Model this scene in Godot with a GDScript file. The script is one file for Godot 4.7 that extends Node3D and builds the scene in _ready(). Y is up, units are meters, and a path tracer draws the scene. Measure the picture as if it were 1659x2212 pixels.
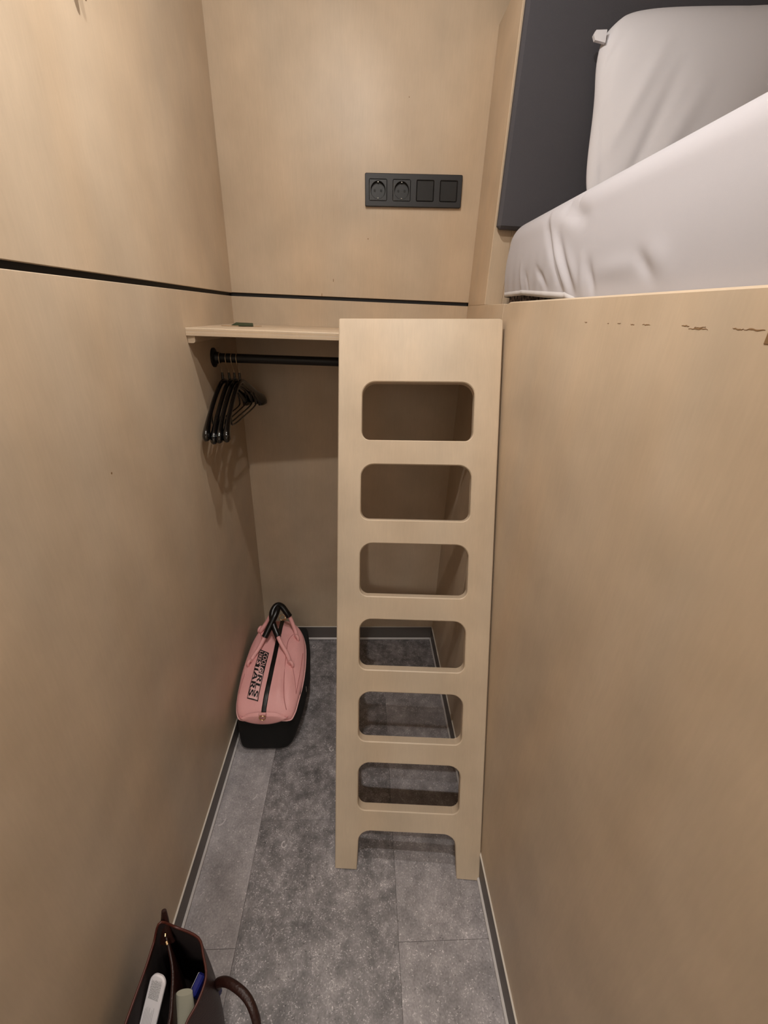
extends Node3D
# A narrow plywood sleeping cabin: y up, left wall at x = 0, back wall at z = 0, floor at y = 0, metres.

const W := 0.7757          # corridor width
const CEIL := 2.19
const SEAM := 1.4354       # top of the lower wall panels
const BUNK_Z := 0.215      # end wall of the bunk recess
const FRONT := 2.45

var M := {}
var used := {}


# ---------------------------------------------------------------- helpers: nodes
func numbered(called: String) -> String:
	var n: int = used.get(called, 0)
	used[called] = n + 1
	return called if n == 0 else "%s_%03d" % [called, n]


func tag(o: Node, label := "", category := "", group := "", kind := "") -> Node:
	if label: o.set_meta("label", label)
	if category: o.set_meta("category", category)
	if group: o.set_meta("group", group)
	if kind: o.set_meta("kind", kind)
	return o


func base(called: String, at := Vector3.ZERO) -> Node3D:
	var o := Node3D.new()
	o.name = numbered(called)
	add_child(o, true)
	o.position = at
	return o


func put(called: String, mesh: Mesh, m: Material, parent: Node = null, at := Vector3.ZERO) -> MeshInstance3D:
	var o := MeshInstance3D.new()
	o.name = called if parent else numbered(called)
	o.mesh = mesh
	o.material_override = m
	o.cast_shadow = GeometryInstance3D.SHADOW_CASTING_SETTING_ON
	(parent if parent else self).add_child(o, true)
	o.position = at
	return o


# ---------------------------------------------------------------- helpers: meshes (faces given counter-clockwise, stored clockwise)
func new_st(smooth := false) -> SurfaceTool:
	var st := SurfaceTool.new()
	st.begin(Mesh.PRIMITIVE_TRIANGLES)
	st.set_smooth_group(0 if smooth else -1)
	return st


func tri(st: SurfaceTool, a: Vector3, b: Vector3, c: Vector3) -> void:
	st.add_vertex(a)
	st.add_vertex(c)
	st.add_vertex(b)


func quad(st: SurfaceTool, a: Vector3, b: Vector3, c: Vector3, d: Vector3) -> void:
	tri(st, a, b, c)
	tri(st, a, c, d)


func done(st: SurfaceTool) -> ArrayMesh:
	st.generate_normals()
	return st.commit()


func add_box(st: SurfaceTool, lo: Vector3, hi: Vector3, b := 0.0) -> void:
	# chamfered box: three points at each corner
	b = minf(b, minf(hi.x - lo.x, minf(hi.y - lo.y, hi.z - lo.z)) * 0.45)
	var P := func(ix: int, iy: int, iz: int, axis: int) -> Vector3:
		var p := Vector3(hi.x if ix else lo.x, hi.y if iy else lo.y, hi.z if iz else lo.z)
		if axis != 0: p.x += -b if ix else b
		if axis != 1: p.y += -b if iy else b
		if axis != 2: p.z += -b if iz else b
		return p
	st.set_smooth_group(-1)
	quad(st, P.call(1, 0, 1, 0), P.call(1, 0, 0, 0), P.call(1, 1, 0, 0), P.call(1, 1, 1, 0))
	quad(st, P.call(0, 0, 0, 0), P.call(0, 0, 1, 0), P.call(0, 1, 1, 0), P.call(0, 1, 0, 0))
	quad(st, P.call(0, 1, 1, 1), P.call(1, 1, 1, 1), P.call(1, 1, 0, 1), P.call(0, 1, 0, 1))
	quad(st, P.call(0, 0, 0, 1), P.call(1, 0, 0, 1), P.call(1, 0, 1, 1), P.call(0, 0, 1, 1))
	quad(st, P.call(0, 0, 1, 2), P.call(1, 0, 1, 2), P.call(1, 1, 1, 2), P.call(0, 1, 1, 2))
	quad(st, P.call(1, 0, 0, 2), P.call(0, 0, 0, 2), P.call(0, 1, 0, 2), P.call(1, 1, 0, 2))
	if b <= 0.0:
		return
	var mid := (lo + hi) / 2
	var out := func(a: Vector3, c: Vector3, d: Vector3, e: Vector3) -> void:
		if (c - a).cross(d - a).dot((a + d) / 2 - mid) > 0: quad(st, a, c, d, e)
		else: quad(st, a, e, d, c)
	for i in 2:
		for j in 2:
			out.call(P.call(0, i, j, 1), P.call(1, i, j, 1), P.call(1, i, j, 2), P.call(0, i, j, 2))
			out.call(P.call(i, 0, j, 0), P.call(i, 1, j, 0), P.call(i, 1, j, 2), P.call(i, 0, j, 2))
			out.call(P.call(i, j, 0, 0), P.call(i, j, 1, 0), P.call(i, j, 1, 1), P.call(i, j, 0, 1))
			for k in 2:
				var a: Vector3 = P.call(i, j, k, 0)
				var c: Vector3 = P.call(i, j, k, 1)
				var d: Vector3 = P.call(i, j, k, 2)
				if (c - a).cross(d - a).dot(a - mid) > 0: tri(st, a, c, d)
				else: tri(st, a, d, c)


func box(lo: Vector3, hi: Vector3, b := 0.0) -> ArrayMesh:
	var st := new_st()
	add_box(st, lo, hi, b)
	return done(st)


# rows of points; faces look along (next column) x (next row)
func add_grid(st: SurfaceTool, rows: Array, closed := false, smooth := true) -> void:
	st.set_smooth_group(0 if smooth else -1)
	for i in rows.size() - 1:
		var a: PackedVector3Array = rows[i]
		var b: PackedVector3Array = rows[i + 1]
		var n := a.size()
		for j in (n if closed else n - 1):
			var k := (j + 1) % n
			quad(st, a[j], a[k], b[k], b[j])


func add_cap(st: SurfaceTool, ring: PackedVector3Array, flip := false) -> void:
	st.set_smooth_group(-1)
	var c := Vector3.ZERO
	for p in ring: c += p
	c /= ring.size()
	for j in ring.size():
		var k := (j + 1) % ring.size()
		if flip: tri(st, c, ring[k], ring[j])
		else: tri(st, c, ring[j], ring[k])


func spline(pts: Array, per := 8) -> PackedVector3Array:
	var out := PackedVector3Array()
	for i in pts.size() - 1:
		var p0: Vector3 = pts[maxi(i - 1, 0)]
		var p1: Vector3 = pts[i]
		var p2: Vector3 = pts[i + 1]
		var p3: Vector3 = pts[mini(i + 2, pts.size() - 1)]
		for k in per:
			out.append(p1.cubic_interpolate(p2, p0, p3, float(k) / per))
	out.append(pts[-1])
	return out


# a tube along a path; radius is a number or a callable of 0..1 that gives Vector2 (across, upright)
func add_tube(st: SurfaceTool, path: PackedVector3Array, radius, sides := 12, up := Vector3.UP, caps := true) -> void:
	var rows := []
	var n := path.size()
	var side := Vector3.ZERO
	for i in n:
		var t := (path[mini(i + 1, n - 1)] - path[maxi(i - 1, 0)]).normalized()
		if side == Vector3.ZERO:
			side = t.cross(up)
			if side.length() < 0.1: side = t.cross(Vector3.RIGHT)
		side = (side - t * side.dot(t)).normalized()
		var u := side.cross(t)
		var r: Vector2 = radius.call(float(i) / (n - 1)) if radius is Callable else Vector2(radius, radius)
		var ring := PackedVector3Array()
		for k in sides:
			var a := TAU * k / sides
			ring.append(path[i] + side * cos(a) * r.x + u * sin(a) * r.y)
		rows.append(ring)
	for i in rows.size():
		rows[i].reverse()
	add_grid(st, rows, true)
	if caps:
		add_cap(st, rows[0], true)
		add_cap(st, rows[-1])


func tube(path: PackedVector3Array, radius, sides := 12, up := Vector3.UP) -> ArrayMesh:
	var st := new_st(true)
	add_tube(st, path, radius, sides, up)
	return done(st)


# profile of Vector2(radius, height) turned about an axis
func lathe(profile: PackedVector2Array, sides := 32, turn := Basis()) -> ArrayMesh:
	var st := new_st(true)
	for i in profile.size() - 1:
		st.set_smooth_group(i + 1)
		for k in sides:
			var a := TAU * k / sides
			var b := TAU * (k + 1) / sides
			var q := func(p: Vector2, an: float) -> Vector3: return turn * Vector3(cos(an) * p.x, p.y, -sin(an) * p.x)
			var p0 := profile[i]
			var p1 := profile[i + 1]
			if p0.x > 1e-6: tri(st, q.call(p0, a), q.call(p0, b), q.call(p1, b))
			if p1.x > 1e-6: tri(st, q.call(p0, a), q.call(p1, b), q.call(p1, a))
	return done(st)


# ring of a torus, about the y axis of the given basis
func torus(R: float, r: float, turn := Basis(), from := 0.0, to := TAU) -> ArrayMesh:
	var path := PackedVector3Array()
	for i in 33:
		var a := from + (to - from) * i / 32.0
		path.append(turn * Vector3(cos(a) * R, 0, sin(a) * R))
	return tube(path, r, 10, turn * Vector3.UP)


func rounded(l: float, r: float, b: float, t: float, rt: float, rb: float, mid: float) -> PackedVector2Array:
	# anticlockwise from the middle of the bottom edge; the middle of the top edge is a point too
	var p := PackedVector2Array([Vector2(mid, b)])
	var arc := func(c: Vector2, rad: float, from: float) -> void:
		for i in 9: p.append(c + Vector2.from_angle(from + PI / 2 * i / 8.0) * rad)
	arc.call(Vector2(r - rb, b + rb), rb, -PI / 2)
	arc.call(Vector2(r - rt, t - rt), rt, 0.0)
	p.append(Vector2(mid, t))
	arc.call(Vector2(l + rt, t - rt), rt, PI / 2)
	arc.call(Vector2(l + rb, b + rb), rb, PI)
	return p


func grown(loop: PackedVector2Array, by: float) -> PackedVector2Array:
	# every point moved outwards (loop anticlockwise)
	var out := PackedVector2Array()
	var n := loop.size()
	for i in n:
		var e := (loop[i] - loop[(i + n - 1) % n]).normalized()
		var f := (loop[(i + 1) % n] - loop[i]).normalized()
		var ne := Vector2(e.y, -e.x)
		var nf := Vector2(f.y, -f.x)
		var m := (ne + nf)
		var d := maxf(m.dot(ne), 0.5)
		out.append(loop[i] + m / d * by)
	return out


# a plate with holes that all cross the line u = mid. The outline and the holes are anticlockwise loops with points on that line.
func plate(outline: PackedVector2Array, holes: Array, mid: float, thick: float, bevel: float, place: Callable) -> ArrayMesh:
	var st := new_st()
	for back in 2:
		var o := grown(outline, -bevel)
		var hs := []
		for h in holes: hs.append(grown(h, bevel))
		var z := -thick if back else 0.0
		for side in [-1.0, 1.0]:
			var poly := PackedVector2Array()
			var half := func(loop: PackedVector2Array, upwards: bool) -> PackedVector2Array:
				var lo := 0
				var hi := 0
				for i in loop.size():
					if absf(loop[i].x - mid) < 1e-5:
						if absf(loop[lo].x - mid) > 1e-5 or loop[i].y < loop[lo].y: lo = i
						if absf(loop[hi].x - mid) > 1e-5 or loop[i].y > loop[hi].y: hi = i
				var out := PackedVector2Array()
				var i := lo
				var step := 1 if side > 0 else -1
				while true:
					out.append(loop[i])
					if i == hi: break
					i = (i + step + loop.size()) % loop.size()
				if not upwards: out.reverse()
				return out
			poly.append_array(half.call(o, true))
			var order := range(hs.size())
			order.sort_custom(func(a, b): return hs[a][0].y > hs[b][0].y)
			for k in order: poly.append_array(half.call(hs[k], false))
			var idx := Geometry2D.triangulate_polygon(poly)
			for t in range(0, idx.size(), 3):
				var a := poly[idx[t]]
				var b := poly[idx[t + 1]]
				var c := poly[idx[t + 2]]
				if ((b - a).cross(c - a) > 0) == (back == 0): tri(st, place.call(a, z), place.call(b, z), place.call(c, z))
				else: tri(st, place.call(a, z), place.call(c, z), place.call(b, z))
	var loops := [[outline, 1.0]]
	for h in holes: loops.append([h, -1.0])
	for l in loops:
		var edge: PackedVector2Array = l[0]
		var inner := grown(edge, -bevel * l[1])
		var layers := [[inner, 0.0], [edge, -bevel], [edge, -thick + bevel], [inner, -thick]]
		for k in 3:
			for i in edge.size():
				var j := (i + 1) % edge.size()
				var a: Vector3 = place.call(layers[k][0][i], layers[k][1])
				var b: Vector3 = place.call(layers[k][0][j], layers[k][1])
				var c: Vector3 = place.call(layers[k + 1][0][j], layers[k + 1][1])
				var d: Vector3 = place.call(layers[k + 1][0][i], layers[k + 1][1])
				if l[1] > 0: quad(st, a, d, c, b)
				else: quad(st, a, b, c, d)
	return done(st)


# ---------------------------------------------------------------- helpers: textures and materials
func noise_bytes(seed_: int, freq: float, w: int, h: int, to_w: int, to_h: int, octaves := 3) -> PackedByteArray:
	var n := FastNoiseLite.new()
	n.seed = seed_
	n.noise_type = FastNoiseLite.TYPE_SIMPLEX_SMOOTH
	n.frequency = freq
	n.fractal_octaves = octaves
	var im := n.get_seamless_image(w, h, false, false, 0.1, true)
	im.convert(Image.FORMAT_L8)
	if w != to_w or h != to_h: im.resize(to_w, to_h, Image.INTERPOLATE_CUBIC)
	return im.get_data()


func wood_texture(seed_: int, s: int) -> ImageTexture:
	var fibre := noise_bytes(seed_, 0.06, s, s / 24, s, s, 4)
	var broad := noise_bytes(seed_ + 1, 0.02, s / 4, s / 20, s, s, 3)
	var blot := noise_bytes(seed_ + 2, 0.012, s / 2, s / 2, s, s, 4)
	var fine := noise_bytes(seed_ + 3, 0.25, s, s / 8, s, s, 2)
	var out := PackedByteArray()
	out.resize(s * s * 3)
	for i in s * s:
		var v := 1.0 + (fibre[i] - 128) * 0.00008 + (broad[i] - 128) * 0.00012 + (blot[i] - 128) * 0.00036 + (fine[i] - 128) * 0.00010
		var warm := (broad[i] - 128) * 0.00010
		out[i * 3] = int(clampf(236 * v, 0, 255))
		out[i * 3 + 1] = int(clampf(236 * (v - warm), 0, 255))
		out[i * 3 + 2] = int(clampf(236 * (v - warm * 2.2), 0, 255))
	return ImageTexture.create_from_image(Image.create_from_data(s, s, false, Image.FORMAT_RGB8, out))


func tile_texture(seed_: int, s: int, strokes: int, ground: float, contrast: float, rings: Array) -> Array:
	var cloud := noise_bytes(seed_, 0.008, s, s, s, s, 5)
	var grit := noise_bytes(seed_ + 1, 0.12, s, s, s, s, 3)
	var bed := noise_bytes(seed_ + 2, 0.025, s, s, s, s, 4)
	var v := PackedFloat32Array()
	v.resize(s * s)
	for i in s * s:
		v[i] = ground + (cloud[i] - 128) * 0.22 * contrast + (grit[i] - 128) * 0.13 + (bed[i] - 128) * 0.17 * contrast
	var rng := RandomNumberGenerator.new()
	rng.seed = seed_
	for k in strokes:
		var x := rng.randf() * s
		var y := rng.randf() * s
		var c := bed[(int(y) % s) * s + int(x) % s]
		if rng.randf() * 200 + 40 > c: continue
		var a := rng.randf() * TAU
		var bend := rng.randf_range(-0.28, 0.28)
		var big := rng.randf()
		var lift := rng.randf_range(18, 72) * (1.0 if big > 0.25 else 1.5)
		if big > 0.9: lift = -lift * 0.6
		for j in (rng.randi_range(2, 5) if big > 0.06 else rng.randi_range(6, 12)):
			x += cos(a) * 0.9
			y += sin(a) * 0.9
			a += bend
			for d in (3 if big > 0.8 else 2 if big > 0.35 else 1):
				var at := (posmod(int(y), s)) * s + posmod(int(x) + d, s)
				v[at] = minf(v[at] + lift * 0.8, 225)
	for r in rings:
		for j in 90:
			var a: float = j * TAU / 90.0 * r[3]
			for d in 4:
				var at := posmod(int(r[1] + sin(a) * (r[2] + d * 0.8) * 1.25), s) * s + posmod(int(r[0] + cos(a) * (r[2] + d * 0.8)), s)
				v[at] = 196
	var out := PackedByteArray()
	out.resize(s * s * 3)
	var hgt := PackedByteArray()
	hgt.resize(s * s)
	for i in s * s:
		var g := clampf(v[i], 20, 235)
		out[i * 3] = int(g * 1.0)
		out[i * 3 + 1] = int(g * 0.965)
		out[i * 3 + 2] = int(g * 0.975)
		hgt[i] = int(g)
	return [ImageTexture.create_from_image(Image.create_from_data(s, s, false, Image.FORMAT_RGB8, out)), ImageTexture.create_from_image(Image.create_from_data(s, s, false, Image.FORMAT_L8, hgt))]


func grey_texture(seed_: int, freq: float, s: int, octaves := 3) -> ImageTexture:
	return ImageTexture.create_from_image(Image.create_from_data(s, s, false, Image.FORMAT_L8, noise_bytes(seed_, freq, s, s, s, s, octaves)))


func mat(called: String, c: Color, rough: float, metal := 0.0) -> StandardMaterial3D:
	var m := StandardMaterial3D.new()
	m.resource_name = called
	m.albedo_color = c
	m.roughness = rough
	m.metallic = metal
	m.metallic_specular = 0.5
	M[called] = m
	return m


func tri_map(m: StandardMaterial3D, tex: Texture2D, per_metre: float, offset := Vector3.ZERO, world := false) -> StandardMaterial3D:
	m.albedo_texture = tex
	m.uv1_triplanar = true
	m.uv1_world_triplanar = world
	m.uv1_triplanar_sharpness = 8.0
	m.uv1_scale = Vector3.ONE * per_metre
	m.uv1_offset = offset
	return m


func relief(m: StandardMaterial3D, tex: Texture2D, scale_cm: float, per_metre := 0.0) -> void:
	m.heightmap_enabled = true
	m.heightmap_texture = tex
	m.heightmap_scale = scale_cm
	if per_metre > 0.0:
		m.uv1_triplanar = true
		m.uv1_triplanar_sharpness = 8.0
		m.uv1_scale = Vector3.ONE * per_metre


func materials() -> void:
	var wood := wood_texture(11, 1024)
	var birch := Color(0.82, 0.738, 0.638)
	var i := 0
	for called in ["wood_left", "wood_back", "wood_right", "wood_ladder", "wood_shelf", "wood_ceiling"]:
		tri_map(mat(called, birch, 0.42), wood, 0.7, Vector3(0.13, 0.31, 0.57) * i)
		M[called].metallic_specular = 0.4
		i += 1
	M.wood_ladder.albedo_color = Color(0.835, 0.76, 0.665)
	mat("ply_edge", Color(0.78, 0.68, 0.55), 0.6)
	mat("ply_glue", Color(0.50, 0.38, 0.26), 0.7)
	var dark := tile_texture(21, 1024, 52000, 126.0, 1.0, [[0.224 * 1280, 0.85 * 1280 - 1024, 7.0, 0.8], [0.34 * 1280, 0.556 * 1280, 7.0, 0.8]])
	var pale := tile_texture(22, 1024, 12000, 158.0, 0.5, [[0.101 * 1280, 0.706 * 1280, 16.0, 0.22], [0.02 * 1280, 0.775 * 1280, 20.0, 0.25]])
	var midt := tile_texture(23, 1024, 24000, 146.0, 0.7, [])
	i = 0
	for t in [["tile_dark", dark], ["tile_pale", pale], ["tile_mid", midt]]:
		var m := tri_map(mat(t[0], Color(1, 1, 1), 0.5), t[1][0], 1.25, Vector3.ZERO, true)
		relief(m, t[1][1], 0.05)
	mat("groove", Color(0.045, 0.04, 0.045), 0.75)
	mat("slab", Color(0.25, 0.235, 0.23), 0.9)
	mat("skirting", Color(0.40, 0.375, 0.36), 0.45)
	mat("skirting_bead", Color(0.80, 0.785, 0.78), 0.35)
	mat("skirting_cap", Color(0.80, 0.77, 0.73), 0.4)
	mat("black_plastic", Color(0.115, 0.115, 0.125), 0.5)
	mat("socket_black", Color(0.075, 0.075, 0.08), 0.45)
	mat("blank_black", Color(0.05, 0.047, 0.047), 0.6)
	mat("pin_dark", Color(0.01, 0.01, 0.01), 0.6)
	mat("steel", Color(0.72, 0.70, 0.66), 0.3, 1.0)
	mat("rail_black", Color(0.03, 0.028, 0.03), 0.5)
	mat("hanger_black", Color(0.022, 0.021, 0.024), 0.14)
	M.hanger_black.clearcoat_enabled = true
	M.hanger_black.clearcoat = 0.6
	M.hanger_black.clearcoat_roughness = 0.1
	mat("hanger_wire", Color(0.78, 0.71, 0.61), 0.28, 1.0)
	mat("gold", Color(0.93, 0.80, 0.62), 0.22, 1.0)
	var weave := grey_texture(31, 0.35, 512, 2)
	mat("headboard_cloth", Color(0.295, 0.29, 0.31), 0.95)
	relief(M.headboard_cloth, weave, 0.06, 6.0)
	mat("sheet", Color(0.69, 0.68, 0.70), 0.85)
	relief(M.sheet, weave, 0.008, 8.0)
	mat("pillowcase", Color(0.86, 0.855, 0.875), 0.85)
	relief(M.pillowcase, weave, 0.008, 8.0)
	mat("stitch", Color(0.73, 0.715, 0.715), 0.85)
	tri_map(mat("ticking", Color(0.66, 0.57, 0.55), 0.9), grey_texture(33, 0.02, 256, 2), 9.0)
	mat("pink_leatherette", Color(0.89, 0.65, 0.645), 0.5)
	relief(M.pink_leatherette, grey_texture(34, 0.12, 512, 3), 0.035, 5.0)
	mat("pink_seam", Color(0.70, 0.45, 0.44), 0.6)
	mat("black_cloth", Color(0.035, 0.032, 0.034), 0.9)
	mat("black_leatherette", Color(0.03, 0.027, 0.028), 0.32)
	mat("piping", Color(0.90, 0.70, 0.69), 0.5)
	mat("patch_black", Color(0.03, 0.025, 0.028), 0.6)
	mat("patch_pink", Color(0.91, 0.72, 0.715), 0.5)
	mat("brown_leather", Color(0.165, 0.07, 0.05), 0.45)
	relief(M.brown_leather, grey_texture(35, 0.08, 512, 4), 0.05, 5.0)
	mat("brown_edge", Color(0.29, 0.12, 0.085), 0.4)
	mat("brown_lining", Color(0.11, 0.04, 0.035), 0.9)
	mat("paper_white", Color(0.86, 0.84, 0.85), 0.6)
	mat("print_grey", Color(0.45, 0.44, 0.43), 0.7)
	mat("olive_cloth", Color(0.60, 0.585, 0.52), 0.8)
	mat("packet_blue", Color(0.12, 0.14, 0.42), 0.35)
	mat("leaf_green", Color(0.05, 0.19, 0.055), 0.55)
	mat("straw", Color(0.66, 0.55, 0.42), 0.7)
	mat("hook_brown", Color(0.52, 0.42, 0.32), 0.5)
	mat("mark_brown", Color(0.50, 0.38, 0.25), 0.9)
	mat("added_hall_white", Color(0.85, 0.84, 0.82), 0.8)
	mat("lamp_rim", Color(0.85, 0.85, 0.85), 0.4)
	var glow := mat("lamp_glow", Color(1, 1, 1), 0.5)
	glow.emission_enabled = true
	glow.emission = Color(1.0, 0.95, 0.88)
	glow.emission_energy_multiplier = 6.0


# ---------------------------------------------------------------- the scene
func _ready() -> void:
	var cam := Camera3D.new()
	cam.name = "camera"
	cam.position = Vector3(0.4312, 1.4054, 1.5486)
	cam.rotation = Vector3(-0.4425, -0.0604, 0.0424)
	cam.fov = rad_to_deg(2.0 * atan(1106.0 / 907.9))
	cam.near = 0.02
	cam.far = 20.0
	add_child(cam)
	cam.current = true
	var we := WorldEnvironment.new()
	we.name = "environment"
	var env := Environment.new()
	env.background_mode = Environment.BG_COLOR
	env.background_color = Color(0, 0, 0)
	env.tonemap_mode = Environment.TONE_MAPPER_LINEAR
	env.tonemap_exposure = 1.1
	env.sdfgi_enabled = true
	env.ssao_enabled = true
	env.ssil_enabled = true
	we.environment = env
	add_child(we)
	materials()
	lamp(Vector3(0.383, CEIL, 0.707), 0.17, 0.25, "small round recessed ceiling downlight nearer the back wall")
	lamp(Vector3(0.383, CEIL, 1.14), 0.215, 0.42, "small round recessed ceiling downlight further from the back wall")
	added_hallway()
	room()
	floor_tiles()
	skirtings()
	bunk()
	bedding()
	ladder()
	shelf()
	sockets()
	rail_and_hangers()
	travel_bag()
	tote()
	wall_hook()
	leaf()


func lamp(at: Vector3, energy: float, beam: float, label: String) -> void:
	var o := base("ceiling_downlight", at)
	tag(o, label, "lamp", "recessed downlights along the corridor ceiling")
	put("rim", lathe(PackedVector2Array([Vector2(0.023, -0.006), Vector2(0.027, -0.008), Vector2(0.036, -0.004), Vector2(0.038, 0.0), Vector2(0.023, 0.0)]), 32), M.lamp_rim, o)
	var dome := PackedVector2Array()
	for k in 11: dome.append(Vector2(sin(PI * k / 20.0) * 0.0215, -0.008 - cos(PI * k / 20.0) * 0.022))
	dome.append(Vector2(0.0215, -0.002))
	put("lamp_dome", lathe(dome, 24), M.lamp_glow, o)
	var l := OmniLight3D.new()
	l.name = "light"
	l.omni_range = 8.0
	l.omni_attenuation = 2.0
	l.light_size = 0.012
	l.light_color = Color(1.0, 0.985, 0.965)
	l.light_energy = energy
	l.shadow_enabled = true
	l.position = Vector3(0, -0.017, 0)
	o.add_child(l)
	var b := SpotLight3D.new()
	b.name = "beam"
	b.spot_angle = 62.0
	b.spot_angle_attenuation = 1.0
	b.spot_range = 8.0
	b.spot_attenuation = 2.0
	b.light_size = 0.012
	b.light_color = l.light_color
	b.light_energy = beam
	b.shadow_enabled = true
	b.position = l.position
	b.rotation = Vector3(-PI / 2, 0, 0)
	o.add_child(b)


func room() -> void:
	var t := 0.06
	var o := base("wall_left")
	tag(o, "long birch plywood wall on the left with a dark shadow gap at shelf height", "wall", "", "structure")
	put("lower_panel", box(Vector3(-t, 0, 0), Vector3(0, SEAM, FRONT), 0.001), M.wood_left, o)
	put("shadow_gap", box(Vector3(-t, SEAM, 0), Vector3(-0.004, 1.4449, FRONT)), M.groove, o)
	put("upper_panel", box(Vector3(-t, 1.4449, 0), Vector3(0.0035, CEIL, FRONT), 0.001), M.wood_left, o)
	for p in [[0.845, 1.137], [1.253, 0.824]]:
		put("knot", lathe(PackedVector2Array([Vector2(0, 0.0006), Vector2(0.0016, 0.0003), Vector2(0.0022, 0)]), 8, Basis(Vector3.FORWARD, PI / 2)), M.mark_brown, o, Vector3(0, p[1], p[0]))
	o = base("wall_back")
	tag(o, "birch plywood end wall with the sockets and a dark shadow gap", "wall", "", "structure")
	put("lower_panel", box(Vector3(-t, 0, -t), Vector3(W + t, SEAM, 0), 0.001), M.wood_back, o)
	put("shadow_gap", box(Vector3(-t, SEAM, -t), Vector3(W - 0.002, 1.4458, -0.005)), M.groove, o)
	put("upper_panel", box(Vector3(-t, 1.4458, -t), Vector3(W + t, CEIL, 0.0), 0.001), M.wood_back, o)
	for p in [[0.439, 1.611, 0.0014, 0.0014], [0.330, 1.493, 0.0008, 0.004], [0.292, 1.450, 0.0009, 0.004], [0.546, 1.95, 0.001, 0.001]]:
		put("knot", box(Vector3(-p[2], -p[3], 0), Vector3(p[2], p[3], 0.0005), 0.0004), M.mark_brown, o, Vector3(p[0], p[1], 0))
	o = base("wall_right")
	tag(o, "narrow birch plywood wall on the right behind the ladder, up to the ceiling", "wall", "", "structure")
	put("lower_panel", box(Vector3(W, 0, 0), Vector3(W + 0.05, SEAM + 0.001, 0.405), 0.001), M.wood_right, o)
	put("upper_strip", box(Vector3(W, SEAM + 0.001, 0.0005), Vector3(W + 0.05, 2.108, BUNK_Z), 0.0015), M.wood_right, o)
	o = base("wall_outer")
	tag(o, "plywood walls enclosing the sleeping bunk on its end and far side", "wall", "", "structure")
	put("end_panel", box(Vector3(W + 0.05, 0, BUNK_Z - 0.05), Vector3(1.78, CEIL - 0.002, BUNK_Z), 0.001), M.wood_back, o)
	put("side_panel", box(Vector3(1.72, 0, BUNK_Z), Vector3(1.78, CEIL, FRONT)), M.wood_left, o)
	o = base("wall_front")
	tag(o, "plywood wall behind the camera with an added opening for fill light", "wall", "", "structure")
	put("panel", box(Vector3(W + 0.02, 0, FRONT), Vector3(1.78, CEIL, FRONT + t)), M.wood_back, o)
	put("added_door_head", box(Vector3(-t, 2.02, FRONT), Vector3(W + 0.02, CEIL, FRONT + t)), M.wood_back, o)  # opening below it is added so the fill light gets in
	var c := put("ceiling", box(Vector3(-t, CEIL, -t), Vector3(1.78, CEIL + 0.05, FRONT + t)), M.wood_ceiling)
	tag(c, "plywood ceiling of the cabin above the back wall", "ceiling", "", "structure")


# added hall behind the camera; its fill panel shines in through a made-up doorway
func added_hallway() -> void:
	var o := base("added_hallway")
	tag(o, "white hall added behind the camera to hold a fill light", "added_hallway", "", "structure")
	var z0 := FRONT + 0.06
	var z1 := 3.7
	var h := 2.5
	put("far_wall", box(Vector3(-0.6, 0, z1), Vector3(1.8, h, z1 + 0.06)), M.added_hall_white, o)
	put("side_wall", box(Vector3(-0.66, 0, z0 - 0.06), Vector3(-0.6, h, z1 + 0.06)), M.added_hall_white, o)
	put("side_wall", box(Vector3(1.8, 0, z0 - 0.06), Vector3(1.86, h, z1 + 0.06)), M.added_hall_white, o)
	put("cabin_front", box(Vector3(-0.6, 0, z0 - 0.06), Vector3(-0.06, h, z0)), M.added_hall_white, o)
	put("cabin_head", box(Vector3(-0.06, CEIL + 0.05, z0 - 0.06), Vector3(1.8, h, z0)), M.added_hall_white, o)
	put("added_hall_floor", box(Vector3(-0.66, -0.05, z0), Vector3(1.86, 0.0, z1 + 0.06)), M.slab, o)
	put("added_hall_ceiling", box(Vector3(-0.66, h, z0 - 0.06), Vector3(1.86, h + 0.05, z1 + 0.06)), M.added_hall_white, o)
	var p := base("added_fill_panel", Vector3(0.39, h, 3.05))  # added fill panel, brightens the floor and lower walls
	tag(p, "square white fill light panel added in the made-up hall behind the camera", "lamp")
	put("frame", box(Vector3(-0.31, -0.012, -0.31), Vector3(0.31, 0.0, 0.31), 0.003), M.lamp_rim, p)
	put("fill_face", box(Vector3(-0.29, -0.0135, -0.29), Vector3(0.29, -0.012, 0.29)), M.lamp_glow, p)
	var l := AreaLight3D.new()
	l.name = "light"
	l.area_size = Vector2(0.58, 0.58)
	l.area_normalize_energy = true
	l.light_color = Color(1.0, 0.985, 0.965)
	l.light_energy = 2.3
	l.area_range = 8.0
	l.shadow_enabled = true
	l.position = Vector3(0, -0.02, 0)
	l.rotation = Vector3(-PI / 2, 0, 0)
	p.add_child(l)


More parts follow.
